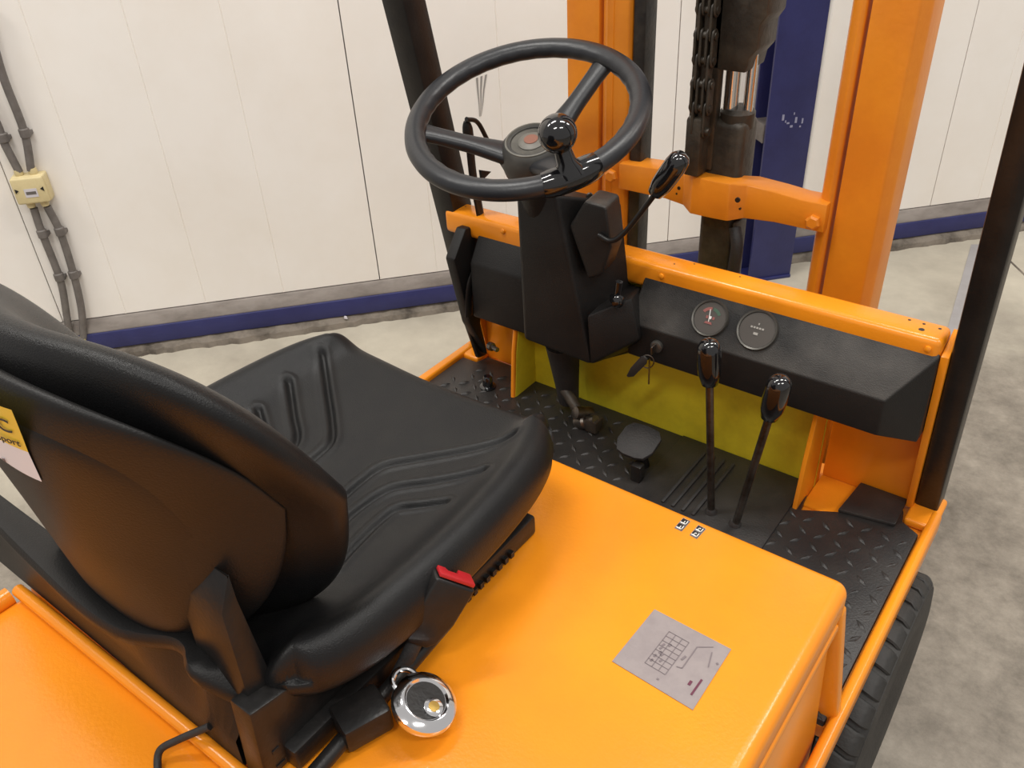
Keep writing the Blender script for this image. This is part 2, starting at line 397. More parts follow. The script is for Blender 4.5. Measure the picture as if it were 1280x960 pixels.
# rolled lip at the back of the hood and its left end
part_tube('hood_lip', [(-.325, -1.022, HZ-.001), (.0, -1.018, HZ), (.46, -1.016, HZ)], .0075, 'orange', hood)
part_tube('hood_lip', [(-.335, -1.03, HZ-.010), (-.335, -1.2, HZ-.014)], .012, 'orange', hood)
bm = bmesh.new(); boxr(bm, (-.33, -1.65, .40), (.46, -1.010, HZ-.012)); finish('rear_cover', bm, 'orange', T, .015, 3)
# side below the lid: recessed skirt with a flaring lip and the front post
bm = bmesh.new()
prism(bm, [(.452, -.48, HZ-.03), (.468, -.48, HZ-.075), (.478, -.48, .50), (.478, -.48, .30), (.30, -.48, .30), (.30, -.48, HZ-.03)], (0, -.70, 0))
finish('side_skirt', bm, 'orange', T, .006, 2)
bm = bmesh.new()
loft(bm, [[Vector((.455, y0, HZ-.055)), Vector((.474+e, y0, HZ-.060)), Vector((.474+e, y0, HZ-.072)), Vector((.455, y0, HZ-.075))] for y0, e in ((-.475, 0), (-.60, .0), (-1.0, .0))])
finish('skirt_lip', bm, 'orange', T, .004, 2)
bm = bmesh.new()
prism(bm, [(-.33, -.464, HZ-.04), (.462, -.464, HZ-.035), (.474, -.458, HZ-.045), (.494, -.432, .500), (.494, -.432, .46), (-.33, -.44, .46)], (0, -.018, 0))
finish('front_panel', bm, 'orange', T, .004, 2)
part_box('chassis', (-.38, -1.5, .10), (.38, .02, .485), 'black_metal', T, .01)

# ---- right and left kerb rails of the foot well
bm = bmesh.new()
loft(bm, [[Vector((.484, y, .47)), Vector((.484, y, .502)), Vector((.4885, y, .508)), Vector((.4975, y, .508)), Vector((.502, y, .502)), Vector((.502, y, .47))]
          for y in (-1.0, -.5, -.1, .015)])
finish('kerb_rail', bm, 'orange', T, .003, 2)
part_box('kerb_rail', (-.506, -.6, .47), (-.484, .03, .508), 'orange', T, .005, 3)
part_box('sill_plate', (.452, -.025, .488), (.500, .06, .505), 'orange', T, .006, 3)
part_box('sill_plate', (-.50, -.025, .488), (-.445, .06, .505), 'orange', T, .006, 3)

# ---- foot well floor mat with tread bars
bm = bmesh.new()
prism(bm, [(x, y, .487) for x, y in ((-.482, -.46), (.482, -.46), (.482, -.045), (.452, -.028), (.446, .0), (.366, .0), (.360, -.062), (.306, -.092), (.296, -.02), (-.292, -.02), (-.292, .0), (-.435, .0), (-.445, -.03), (-.482, -.03))], (0, 0, .013))
fm = finish('floor_mat', bm, 'mat', T, .003, 2)
bm = bmesh.new(); sp = .0285
for i in range(-18, 18):
    for j in range(0, 17):
        x = i*sp+.012; y = -.45+j*sp
        if y > -.05 or abs(x) > .468: continue
        if y > -.09 and (x < -.42): continue
        if (.035 < x < .295 and y > -.315) or (.29 < x < .375 and y > -.105) or (.34 < x and y > -.075): continue
        a = (1 if (i+j) % 2 else -1)*math.radians(48)+math.radians(8)
        R = Matrix.Rotation(a, 3, 'Z'); L_, W_, H_ = .0135, .0046, .0032
        c = Vector((x, y, .4995))
        vs = [bm.verts.new(c+R @ Vector(v)) for v in ((-L_, 0, 0), (0, -W_, 0), (L_, 0, 0), (0, W_, 0), (-L_*.55, 0, H_), (0, -W_*.35, H_*1.15), (L_*.55, 0, H_), (0, W_*.35, H_*1.15))]
        for k in range(4): bm.faces.new((vs[k], vs[(k+1) % 4], vs[4+(k+1) % 4], vs[4+k]))
        bm.faces.new(vs[4:8])
o_ = finish('tread_bars', bm, 'mat', fm, ang=60); o_['kind'] = 'stuff'
# raised toe ramp (right) and toe board with ribs (middle)
bm = bmesh.new()
prism(bm, [(.358, -.066, .500), (.446, -.050, .500), (.444, .022, .500), (.366, .022, .500)], (0, 0, .007)); finish('mat_flap', bm, 'mat', fm, .002)
part_box('floor_pan', (-.484, -.46, .465), (.484, .06, .4875), 'orange_mast', T, .001)
bm = bmesh.new(); boxr(bm, (.050, -.30, .4995), (.290, -.022, .5035))
tb = finish('toe_board', bm, 'mat', T, .003)
for x in (.108, .127, .146, .165):
    bm = bmesh.new(); box(bm, (x, -.13, .505), (.006, .16, .005)); finish('rib', bm, 'rubber', tb, .0015)

# ---- bulkhead: yellow centre panel, orange cheeks
part_box('bulkhead_panel', (-.30, -.02, .47), (.30, -.008, .83), 'yellow', T, .002)
def cheek(x, m, y_front, inner):
    bm = bmesh.new()
    prism(bm, [(x, .01, .47), (x, y_front, .495), (x, y_front+.012, .60), (x, y_front+.05, .80), (x, .01, .83)], (.008, 0, 0))
    c = finish('cheek_plate', bm, m, T, .002)
    return c
cheek(.292, 'orange', -.098, 0)
ck = cheek(-.300, 'yellow', -.092, 0)
part_tube('edge_strip', [(-.298, -.092, .50), (-.298, -.082, .60), (-.298, -.045, .79)], .005, 'orange', ck)
part_box('side_bulkhead', (.30, .024, .49), (.449, .034, .80), 'orange', T, .002)
part_box('side_bulkhead', (-.45, .012, .49), (-.30, .022, .80), 'orange', T, .002)
bm = bmesh.new(); prism(bm, [(.445, .06, .50), (.445, .010, .50), (.445, -.052, .83), (.445, .0, .85)], (.0105, 0, 0)); finish('end_plate', bm, 'orange', T, .001)
bm = bmesh.new(); prism(bm, [(-.45, .03, .50), (-.45, .012, .50), (-.45, -.052, .83), (-.45, .0, .85)], (.005, 0, 0)); finish('end_plate', bm, 'orange', T, .001)
part_box('gusset', (.30, -.07, .486), (.375, .024, .492), 'orange', T, .002)

# ---- dash bar
bm = bmesh.new(); boxr(bm, (-.478, -.052, .806), (.444, .0, .854))
bar = finish('dash_bar', bm, 'orange', T, .010, 3)
def mark(name, px, r, m, parent, z=None, plane=None, h=.0012, seg=12):
    P = onz(*px, z) if plane is None else onplane(*px, *plane)
    ax = Vector((0, 0, 1)) if plane is None else plane[1]
    bm = bmesh.new(); lathe(bm, [(r, -.001), (r, h), (r*.4, h)], P, ax, seg); return finish(name, bm, m, parent)
for px, r in (((1137, 400), .0022), ((1155, 405), .0022), ((1152, 412), .0042), ((1175, 411), .0024)): mark('bolt_hole', px, r, 'decal_black', bar, .854, h=.0003)
for px in ((827, 345), (1160, 436), (629, 289)): 
    P = ony(*px, -.052); bm = bmesh.new(); lathe(bm, [(.005, 0), (.0045, .003), (.002, .0042)], P, (0, -1, 0), 14); finish('rivet', bm, 'orange', bar)
for px in ((582, 258), (843, 330), (868, 330), (925, 346)): mark('bolt_hole', px, .0016, 'grease', bar, .854, h=.0003, seg=8)

# ---- black dash boxes
def dash_box(x0, x1, taper0, taper1):
    bm = bmesh.new()
    def sec(x, f):
        y0 = -.048; y1 = -.102
        return [Vector((x, y0, .832)), Vector((x, y0+(y1-y0)*f, .832+(.763-.832)*f)), Vector((x, y0+(y1-y0)*f, .832+(.700-.832)*min(1, f*1.0) if f > .5 else .80)), Vector((x, .0, .690 if f > .5 else .78))]
    rings = []
    if taper0: rings.append([Vector((x0, -.048, .832)), Vector((x0, -.052, .826)), Vector((x0, -.052, .69)), Vector((x0, .0, .68))])
    rings.append(sec(x0+taper0, 1)); rings.append(sec(x1-taper1, 1))
    if taper1: rings.append([Vector((x1, -.048, .832)), Vector((x1, -.052, .826)), Vector((x1, -.052, .675)), Vector((x1, .0, .670))])
    loft(bm, rings)
    return finish('dash_box', bm, 'dash', T, .005, 3, bang=15)
db = dash_box(-.03, .444, 0, .048)
bm = bmesh.new()
loft(bm, [[Vector((x, -.048, .825)), Vector((x, -.082, .772)), Vector((x, -.086, .655)), Vector((x, .0, .64))] for x in (-.395, -.21)])
finish('dash_box', bm, 'cover', T, .005, 3)
# gauges on the sloping face
pN = Vector((0, -(.832-.763), .054)).normalized(); pN = Vector((0, -.069, .054)).normalized(); pP = Vector((0, -.075, .7975))
pX = Vector((1, 0, 0)); pU = pN.cross(pX)
def gauge(px, r, kind):
    P = onplane(*px, pP, pN)
    g = part_lathe('gauge', [(r, -.012), (r, .003), (r*.96, .0055), (r*.88, .0045), (r*.86, .002), (.0005, .002)], P, pN, 'bezel', db, 36)
    def flat(pts, m, nm, h=.0026):
        bm = bmesh.new(); prism(bm, [P+pX*a+pU*b+pN*h for a, b in pts], pN*.0003); return finish(nm, bm, m, db, smooth=False)
    flat([(r*.85*math.cos(2*PI*k/36), r*.85*math.sin(2*PI*k/36)) for k in range(36)], 'glass', 'gauge_face', .002)
    def arc(r0, r1, a0, a1, m, nm):
        A = [a0+(a1-a0)*k/8 for k in range(9)]
        flat([(r1*r*math.cos(x), r1*r*math.sin(x)) for x in A]+[(r0*r*math.cos(x), r0*r*math.sin(x)) for x in A[::-1]], m, nm)
    if kind:
        arc(.42, .58, math.radians(95), math.radians(150), 'dial_red', 'dial_arc')
        arc(.42, .58, math.radians(30), math.radians(85), 'dial_green', 'dial_arc')
        flat([(-.02*r, -.2*r), (.02*r, -.2*r), (-.10*r, .45*r), (-.14*r, .45*r)], 'decal_white', 'needle', .003)
        for k in range(3): flat([(-.22*r+k*.18*r, -.05*r), (-.10*r+k*.18*r, -.05*r), (-.10*r+k*.18*r, .10*r), (-.22*r+k*.18*r, .10*r)], 'dial_red' if k != 1 else 'decal_white', 'dial_mark', .0031)
        flat([(-.22*r, -.32*r), (.22*r, -.32*r), (.16*r, -.20*r), (-.16*r, -.20*r)], 'dial_red', 'dial_mark', .0031)
    else:
        for k in range(5): flat([(-.35*r+k*.14*r, .05*r), (-.25*r+k*.14*r, .05*r), (-.25*r+k*.14*r, .14*r), (-.35*r+k*.14*r, .14*r)], 'dial_grey', 'dial_mark', .0031)
        flat([(-.12*r, -.25*r), (.10*r, -.25*r), (.10*r, -.13*r), (-.12*r, -.13*r)], 'dial_grey', 'dial_mark', .0031)
        flat([(-.03*r, .25*r), (.03*r, .25*r), (.03*r, .34*r), (-.03*r, .34*r)], 'dial_grey', 'dial_mark', .0031)
gauge((888, 398), .031, True); gauge((947, 413), .033, False)
# ignition barrel
P = ony(822, 432, -.102)
part_lathe('ignition_lock', [(.011, -.004), (.011, .006), (.008, .008), (.004, .008)], P, (0, -1, 0), 'bezel', T, 20)
kr = thing('key_ring', 'key with dark fob hanging from the ignition lock under the dash', 'keys', P)
bm = bmesh.new(); box(bm, P+Vector((0, -.013, 0)), (.003, .018, .016)); adopt(finish('key', bm, 'steel', None, .001), kr)
bm = bmesh.new()
c = P+Vector((-.006, -.022, -.022)); pts = [c+Vector((.010*math.cos(a), .004*math.cos(a), .013*math.sin(a))) for a in [2*PI*k/20 for k in range(21)]]
tube(bm, pts, .0011, 6); adopt(finish('ring', bm, 'steel', None), kr)
bm = bmesh.new(); a = ony(808, 446, -.126); b = ony(786, 470, -.126); d = (b-a).normalized(); s = Vector((-d.z, 0, d.x))
prism(bm, [a+s*.004, a+d*.010+s*.008, b-d*.010+s*.007, b+s*.001, b-s*.003, b-d*.02-s*.007, a+d*.006-s*.007, a-s*.003], (0, -.004, 0))
adopt(finish('fob', bm, 'rubber', None, .001), kr)
bm = bmesh.new(); a = ony(812, 448, -.124); b = ony(811, 480, -.124); tube(bm, [a, b], .0016, 6); adopt(finish('tag_pin', bm, 'brass', None), kr)

# ---- steering column cover
bm = bmesh.new()
ftl, ftr, fbl, fbr = ony(645, 243, -.165), ony(694, 243, -.165), ony(655, 424, -.165), ony(737, 456, -.165)
btr = Vector((-.075, -.055, .955)); btl = Vector((-.245, -.055, .955)); bbr = Vector((-.045, -.04, .665)); bbl = Vector((-.262, -.04, .655))
loft(bm, [[fbl, fbr, bbr, bbl], [ftl, ftr, btr, btl]])
cov = finish('column_cover', bm, 'cover', T, .007, 3)
bm = bmesh.new()
loft(bm, [[ony(737, 456, -.165), ony(800, 425, -.12), Vector((-.03, -.04, .70)), Vector((-.06, -.04, .66))],
          [ony(733, 395, -.165), ony(790, 372, -.12), Vector((-.04, -.04, .80)), Vector((-.08, -.04, .80))]])
finish('cover_side', bm, 'cover', cov, .005, 2)
# neck under the wheel
WC = Vector((-.166, -.188, 1.121)); WAX = Vector((.075, -.326, .942)).normalized()
part_lathe('column_neck', [(.036, -.22), (.036, -.135), (.040, -.118), (.034, -.112)], WC, WAX, 'cover', T, 28)
for px in ((737, 245), (740, 318), (735, 368)):
    P = ony(*px, -.10); bm = bmesh.new(); lathe(bm, [(.006, 0), (.005, .004)], P, (.7, -.7, .1), 12); finish('screw', bm, 'steel', cov)

# ---- steering wheel
wu = WAX.cross(Vector((1, 0, 0))).normalized(); wv = WAX.cross(wu)
def wpt(a, r, h=0): return WC+(wu*math.cos(a)+wv*math.sin(a))*r+WAX*h
def wang(px, r=None):
    P = onplane(*px, WC, WAX)-WC; return math.atan2(P.dot(wv), P.dot(wu)), P.length
bm = bmesh.new(); N = 144; RR = .1695
rings = []
for i in range(N):
    a = 2*PI*i/N; sc = math.sin(i*PI/2)*.0006
    rings.append([wpt(a, RR+(.0165+(sc if math.cos(2*PI*k/14) < -.2 else 0))*math.cos(2*PI*k/14), .0145*math.sin(2*PI*k/14)) for k in range(14)])
rings.append(rings[0]); loft(bm, rings, caps=False)
sw = finish('steering_wheel', bm, 'wheelrim', T, ang=60)
HC = WC-WAX*.034
part_lathe('hub', [(.034, -.085), (.050, -.062), (.053, -.040), (.048, -.020), (.042, -.014), (.033, -.014), (.031, -.018), (.022, -.018), (.0005, -.017)], HC, WAX, 'hub', sw, 40)
part_lathe('hub_ring', [(.0365, -.016), (.0385, -.0115), (.041, -.012), (.0415, -.016)], HC, WAX, 'hubring', sw, 40)
part_lathe('horn_button', [(.021, -.020), (.021, -.0145), (.016, -.012), (.0005, -.0115)], HC, WAX, 'hubring', sw, 30)
hb_ = part_lathe('horn_emblem', [(.011, -.0125), (.011, -.0108), (.0005, -.0106)], HC, WAX, 'emblem', sw, 20)
for px in ((528, 160), (744, 82), (712, 222)):
    a, r = wang(px)
    tan = (-wu*math.sin(a)+wv*math.cos(a))
    bm = bmesh.new(); rings = []
    for f in [k/10 for k in range(11)]:
        r_ = .030+(.168-.030)*f; h = -.072+.068*f; w = .026-.0105*min(1, f*2.2)+.004*max(0, f-.85)/.15; th = .013-.003*f
        c = wpt(a, r_, h)
        rings.append([c+tan*(w*sgnpow(math.cos(2*PI*k/12), .8))+WAX*(th*sgnpow(math.sin(2*PI*k/12), .8)) for k in range(12)])
    loft(bm, rings); finish('spoke', bm, 'wheelrim', sw, ang=50)
# spinner knob on the rim
ka, kr_ = wang((716, 224)); kb = wpt(ka, RR, 0)
bm = bmesh.new(); tube(bm, [wpt(ka+da, RR, 0) for da in [-.24+.06*k for k in range(9)]], [.0175, .0195, .020, .020, .020, .020, .020, .0195, .0175], 14)
kn = finish('knob_clamp', bm, 'gloss', sw, ang=50)
kc = onplane(697, 167, kb+WAX*.062, WAX); kax = (kc-kb).normalized()
part_lathe('knob_stem', [(.023, .006), (.020, .015), (.0135, .024), (.0115, .045)], kb, kax, 'gloss', sw, 24)
bm = bmesh.new(); bmesh.ops.create_uvsphere(bm, u_segments=32, v_segments=20, radius=.0262, matrix=Matrix.Translation(kc)); finish('spinner_knob', bm, 'gloss', sw, ang=80)

# ---- direction switch block with lever right of the column
bm = bmesh.new()
P1, P2, P3, P4 = ony(712, 283, -.165), ony(735, 250, -.15), ony(757, 256, -.12), ony(762, 300, -.12)
prism(bm, [ony(711, 283, -.16), ony(731, 251, -.16), ony(757, 258, -.16), ony(764, 310, -.16), ony(752, 345, -.16), ony(735, 350, -.16)], (-.02, .075, -.01))
sb = finish('switch_block', bm, 'dash', T, .006, 3)
pth = spline([ony(748, 294, -.165), ony(764, 301, -.165), ony(783, 288, -.160), ony(824, 236, -.155)], 8)
lv = part_tube('direction_lever', pth, .0042, 'black_metal', T)
def grip(name, a, b, r, parent):
    L_ = (b-a).length
    return part_lathe(name, [(r*.55, 0), (r*.72, L_*.03), (r*.95, L_*.25), (r, L_*.45), (r, L_*.72), (r*.9, L_*.88), (r*.6, L_*.97), (r*.15, L_)], a, b-a, 'gloss', parent, 24, ang=70)
grip('lever_grip', ony(818, 243, -.156), ony(855, 192, -.150), .0165, lv)
P = ony(768, 395, -.12)
kb2 = part_lathe('light_switch', [(.004, 0), (.004, .014), (.010, .016), (.011, .030), (.006, .034)], ony(765, 370, -.13), (.75, -.6, .15), 'gloss', T, 18)
bm = bmesh.new(); tube(bm, [ony(774, 352, -.14), ony(770, 380, -.14)], [.006, .005], 12); finish('switch_toggle', bm, 'gloss', kb2)

# ---- hydraulic levers
for bx_, tp in ((((889, 637), -.185), ((887, 478), -.195)), (((918, 660), -.19), ((962, 520), -.205))):
    base_, top_ = ony(bx_[0][0], bx_[0][1], bx_[1]), ony(tp[0][0], tp[0][1], tp[1])
    d = (top_-base_).normalized()
    hl = part_tube('hydraulic_lever', [base_-d*.03, base_+d*.05, top_+d*.02], [.0062, .0062, .0062], 'steel', T, 12)
    grip('lever_grip', top_-d*.004, top_+d*.076, .0180, hl)
    part_lathe('lever_boot', [(.011, 0), (.010, .005), (.007, .010)], Vector((base_.x, base_.y, .502)), (0, 0, 1), 'rubber', hl, 16)

# ---- pedals, joint, boot
bm = bmesh.new()
pc = (onz(797, 551, .560)); pn = Vector((.0, -.35, .94)).normalized(); pu = Vector((1, 0, 0)); pv = pn.cross(pu)
ol = [(-.036, .020), (-.026, .034), (.0, .037), (.026, .034), (.037, .020), (.036, -.012), (.026, -.030), (.012, -.034), (-.012, -.034), (-.027, -.030), (-.037, -.010)]
prism(bm, [pc+pu*a+pv*b for a, b in ol], -pn*.009)
bp_ = finish('brake_pedal', bm, 'rubber', T, .003, 2)
part_tube('pedal_arm', [pc-pn*.010, (pc.x+.010, pc.y+.012, .50)], .010, 'black_metal', bp_)
part_box('pedal_stop', (pc.x+.008, pc.y-.038, .50), (pc.x+.028, pc.y-.020, .535), 'black_metal', bp_, .003)
part_lathe('column_boot', [(.020, -.11), (.024, -.06), (.030, .0), (.033, .03)], ony(705, 445, -.075), (-.02, -.1, 1), 'rubber', T, 24)
uj = ony(733, 527, -.10)
uo = part_lathe('steering_joint', [(.010, -.028), (.015, -.024), (.015, .0), (.011, .004), (.009, .03)], uj, (.5, -.1, .35), 'steel', T, 18)
part_lathe('joint_yoke', [(.008, -.02), (.013, -.018), (.013, .018), (.008, .02)], uj+Vector((-.012, .006, .012)), (.4, .7, -.3), 'steel', uo, 16)
part_tube('joint_shaft', [uj+Vector((-.012, .0, .01)), ony(705, 485, -.08)], .011, 'grease', uo)
part_box('joint_clamp', tuple(uj+Vector((.004, -.014, -.012))), tuple(uj+Vector((.03, .014, .016))), 'grease', uo, .004)
# foot button on the left and bolt
P = onz(610, 484, .50)
part_lathe('foot_button', [(.017, 0), (.017, .004), (.011, .006), (.0105, .024), (.007, .028)], P, (0, 0, 1), 'gloss', T, 20)
part_lathe('bolt', [(.009, 0), (.009, .010), (.005, .011), (.005, .028)], onx(612, 432, -.37), (1, -.3, .1), 'steel', T, 8)
# parking brake lever, its guard and cable on the left
bm = bmesh.new()
Gx = -.435
prism(bm, [onx(556, 322, Gx), onx(570, 283, Gx), onx(590, 276, Gx), onx(600, 300, Gx), onx(592, 330, Gx), onx(590, 400, Gx), onx(600, 440, Gx), onx(577, 402, Gx)], (.024, 0, 0))
gd = finish('brake_guard', bm, 'cover', T, .004, 2)
bm = bmesh.new(); LX = -.40
tube(bm, spline([onx(586, 395, LX), onx(588, 355, LX), onx(601, 320, LX), onx(601, 275, LX), onx(592, 225, LX), onx(587, 180, LX)], 6), .0105, 12, flat=(.35, 1), up=(1, 0, 0))
pb = finish('parking_brake_lever', bm, 'black_metal', T, ang=50)
bm = bmesh.new(); tube(bm, spline([onx(587, 185, LX), onx(585, 165, LX), onx(582, 151, LX)], 5), [.011, .0115, .012, .012, .012, .012, .012, .011, .010, .008, .005], 12, flat=(.6, 1), up=(1, 0, 0)); finish('lever_head', bm, 'black_metal', pb, ang=50)
part_tube('release_rod', spline([onx(583, 149, LX+.008), onx(597, 153, LX+.008), onx(611, 178, LX+.008), onx(630, 208, LX+.008), onx(643, 230, LX+.008)], 6), .0042, 'black_metal', pb)
bm = bmesh.new(); prism(bm, [onx(598, 212, LX), onx(612, 214, LX), onx(600, 226, LX)], (.005, 0, 0)); finish('pawl', bm, 'black_metal', pb, .001)
bm = bmesh.new(); prism(bm, [onx(578, 400, -.44), onx(590, 398, -.44), onx(604, 442, -.44), onx(594, 446, -.44)], (.01, 0, 0)); finish('guard_foot', bm, 'black_metal', gd, .002)

# ---- guard pillars (lean back)
def pillar(xc, w, dpt):
    bm = bmesh.new()
    rings = []
    for z in (.495, 1.2, 2.05):
        yc = .022-.195*(z-.49)+dpt/2
        rings.append([Vector((xc-w/2, yc-dpt/2, z)), Vector((xc+w/2, yc-dpt/2, z)), Vector((xc+w/2, yc+dpt/2, z)), Vector((xc-w/2, yc+dpt/2, z))])
    loft(bm, rings); return finish('guard_pillar', bm, 'black_metal', T, .004, 2)
pillar(.474, .036, .05); pillar(-.478, .050, .055)
# ---- tyres
def tyre(sx):
    xo = sx*.525; xi = sx*.395; yc = -.195; r = .238
    prof = [(.11, xi), (.20, xi-sx*.004), (r-.012, xi), (r-.006, xi+sx*.012), (r-.006, xo-sx*.014), (r-.014, xo), (.20, xo+sx*.004), (.15, xo), (.11, xo-sx*.01)]
    o = part_lathe('tyre', prof, (0, yc, r), (1, 0, 0), 'tyre', T, 48)
    bm = bmesh.new(); n = 34
    lug = None
    for k in range(n):
        if lug is None:
            w = 2*PI*r/n*.80
            prism(bm, [(xo+sx*.001, -w/2, r-.024), (xo-sx*.002, -w/2, r-.010), (xo-sx*.012, -w/2, r), (xo-sx*.062, -w/2+.012, r), (xo-sx*.062, -w/2+.012, r-.012), (xo-sx*.012, -w/2, r-.026)], (0, w, 0))
            lug = finish('tread_lug', bm, 'tyre', o, .003, 1); l = lug
        else:
            l = lug.copy(); COL.objects.link(l); l.parent = o
        l.location = (0, yc, r); l.rotation_euler = (2*PI*k/n, 0, 0)
    return o
tyre(1); tyre(-1)
part_lathe('wheel_hub', [(.11, .40), (.115, .50), (.06, .515), (.0005, .517)], (0, -.195, .238), (1, 0, 0), 'orange_mast', T, 32)

# ---- mast
MZ0, MZ1, MY = .10, 2.05, .16
def rail(name, sec, m, parent=T, z0=MZ0, z1=MZ1, bevel=.004):
    bm = bmesh.new(); prism(bm, [Vector((x, y, z0)) for x, y in sec], (0, 0, z1-z0)); return finish(name, bm, m, parent, bevel, 2)
mr_ = rail('mast_upright', [(.205, MY), (.272, MY), (.285, MY+.02), (.285, MY+.085), (.272, MY+.10), (.215, MY+.10), (.215, MY+.02), (.205, MY+.02)], 'orange_mast')
mi_ = rail('mast_channel', [(.178, MY+.004), (.192, MY-.004), (.199, MY+.002), (.201, MY+.045), (.18, MY+.10), (.172, MY+.10), (.172, MY+.02)], 'orange_mast', bevel=.003)
ml_ = rail('mast_upright', [(-.326, MY), (-.256, MY), (-.256, MY+.025), (-.262, MY+.05), (-.33, MY+.05), (-.332, MY+.02)], 'orange_mast')
rail('mast_channel', [(-.250, MY+.004), (-.236, MY-.006), (-.228, MY+.002), (-.224, MY-.001), (-.197, MY-.001), (-.192, MY+.006), (-.192, MY+.03), (-.25, MY+.03)], 'orange_mast', bevel=.002)
rail('inner_mast', [(-.190, MY+.004), (-.166, MY+.004), (-.166, MY+.045), (-.190, MY+.045)], 'inner', bevel=.003)
# cross member with a forward bow round the cylinder
bm = bmesh.new(); rings = []
for x, y, zt, zb in ((-.200, .142, .934, .884), (-.10, .142, .939, .884), (-.062, .140, .940, .880), (-.032, .108, .952, .882), (.012, .104, .952, .884), (.040, .106, .952, .884), (.058, .136, .944, .882), (.11, .142, .938, .884), (.150, .142, .934, .884), (.196, .142, .934, .884)):
    rings.append([Vector((x, y, zb)), Vector((x, y, zt)), Vector((x, y+.05, zt)), Vector((x, y+.05, zb))])
loft(bm, rings); cb = finish('mast_cross_member', bm, 'orange_mast', T, .003, 2, bang=40)
for px, r in (((849, 235), .0035), ((846, 242), .002), ((922, 250), .0045), ((925, 261), .002)):
    P = ony(*px, .1415 if px[0] < 860 else .1035); bm = bmesh.new(); lathe(bm, [(r, -.002), (r, .0012), (r*.3, .0012)], P, (0, -1, 0), 12); finish('bolt_hole', bm, 'decal_black', cb)
for px in ((1017, 277), (765, 219)):
    P = ony(*px, .142); bm = bmesh.new(); lathe(bm, [(.013, 0), (.013, .007), (.009, .010), (.0005, .010)], P, (0, -1, 0), 6); finish('bolt', bm, 'orange_mast', cb)
# lift cylinder, chrome rod, crosshead and chain
cy = part_box('lift_cylinder', (-.026, .135, .10), (.042, .200, 1.045), 'grease', T, .012, 3)
part_lathe('cylinder_gland', [(.030, 1.03), (.030, 1.055), (.024, 1.062)], (.014, .168, 0), (0, 0, 1), 'grease', cy, 24)
part_lathe('chrome_rod', [(.0135, 1.0), (.0135, 1.5)], (.004, .160, 0), (0, 0, 1), 'chromerod', cy, 24)
part_lathe('chrome_rod', [(.0085, 1.0), (.0085, 1.5)], (.032, .165, 0), (0, 0, 1), 'chromerod', cy, 16)
bm = bmesh.new(); prism(bm, [(x, .130, z) for x, z in ((-.022, 1.128), (.036, 1.128), (.040, 1.150), (.052, 1.165), (.052, 1.200), (.062, 1.215), (.062, 1.9), (-.028, 1.9), (-.028, 1.18), (-.022, 1.17))], (0, .075, 0))
finish('crosshead', bm, 'grease', cy, .003)
part_tube('hydraulic_hose', spline([(.046, .13, .865), (.058, .12, .835), (.056, .12, .78), (.050, .13, .60)], 6), .011, 'rubber', cy)
part_box('rod_guide', (.044, .125, .60), (.050, .16, .875), 'grease', cy, .001)
part_box('chain_anchor', (-.048, .100, .953), (-.018, .150, 1.055), 'grease', cy, .006)
part_box('chain_guard', (-.058, .130, .958), (-.008, .150, 1.9), 'grease', cy, .004)
ch = part_box('lift_chain', (-.030, .106, 1.02), (-.020, .116, 1.90), 'grease', T, .002)
def plate_mesh():
    bm = bmesh.new(); pts = []
    for k in range(28):
        a = 2*PI*k/28; pts.append((-.002, (.0135-.0040*(1-abs(math.sin(a))**1.5))*math.copysign(abs(math.cos(a))**.8, math.cos(a)), .0300*math.sin(a)))
    prism(bm, pts, (.004, 0, 0)); return bm
proto = None
for k in range(20):
    z = 1.052+k*.0380
    for off in ((-.0150, .0150, -.0052, .0052) if k % 2 else (-.0102, .0102)):
        if proto is None:
            proto = finish('chain_plate', plate_mesh(), 'grease', ch, .001, 1); o = proto
        else:
            o = proto.copy(); COL.objects.link(o); o.parent = ch
        o.location = (-.026+off, .108, z)
pin = None
for k in range(21):
    if pin is None:
        bm = bmesh.new(); lathe(bm, [(.0065, -.0190), (.0065, .0190)], (0, 0, 0), (1, 0, 0), 12); pin = finish('chain_pin', bm, 'grease', ch); o = pin
    else:
        o = pin.copy(); COL.objects.link(o); o.parent = ch
    o.location = (-.026, .108, 1.033+k*.0380)

# ================================================================== SEAT (parts of the truck)
SX = -.076
# cushion
NG = 260
rim = [onz(x, y, .876) for x, y in ((642, 549), (585, 553), (520, 557), (478, 562), (452, 576), (422, 600), (405, 620))]
g2 = [onz(x, y, .872) for x, y in ((604, 588), (540, 591), (500, 592), (478, 597), (455, 610), (430, 630), (410, 655))]
g3 = [onz(x, y, .868) for x, y in ((556, 625), (520, 624), (494, 625), (470, 642), (440, 672), (415, 700))]
grv = []
for g in (rim, g2, g3):
    s = spline(g, 10); grv.append([(p.x, p.y) for p in s]); grv.append([(2*SX-p.x, p.y) for p in s])
from mathutils import kdtree
gpts = []
for a in grv:
    for (ax_, ay_), (bx_2, by_2) in zip(a, a[1:]):
        m_ = max(1, int(math.hypot(bx_2-ax_, by_2-ay_)/.0004))
        gpts += [(ax_+(bx_2-ax_)*q/m_, ay_+(by_2-ay_)*q/m_, 0) for q in range(m_)]
kd = kdtree.KDTree(len(gpts))
for q, g_ in enumerate(gpts): kd.insert(g_, q)
kd.balance()
def gdist(x, y): return kd.find((x, y, 0))[2]
CY0, CY1 = -.985, -.511
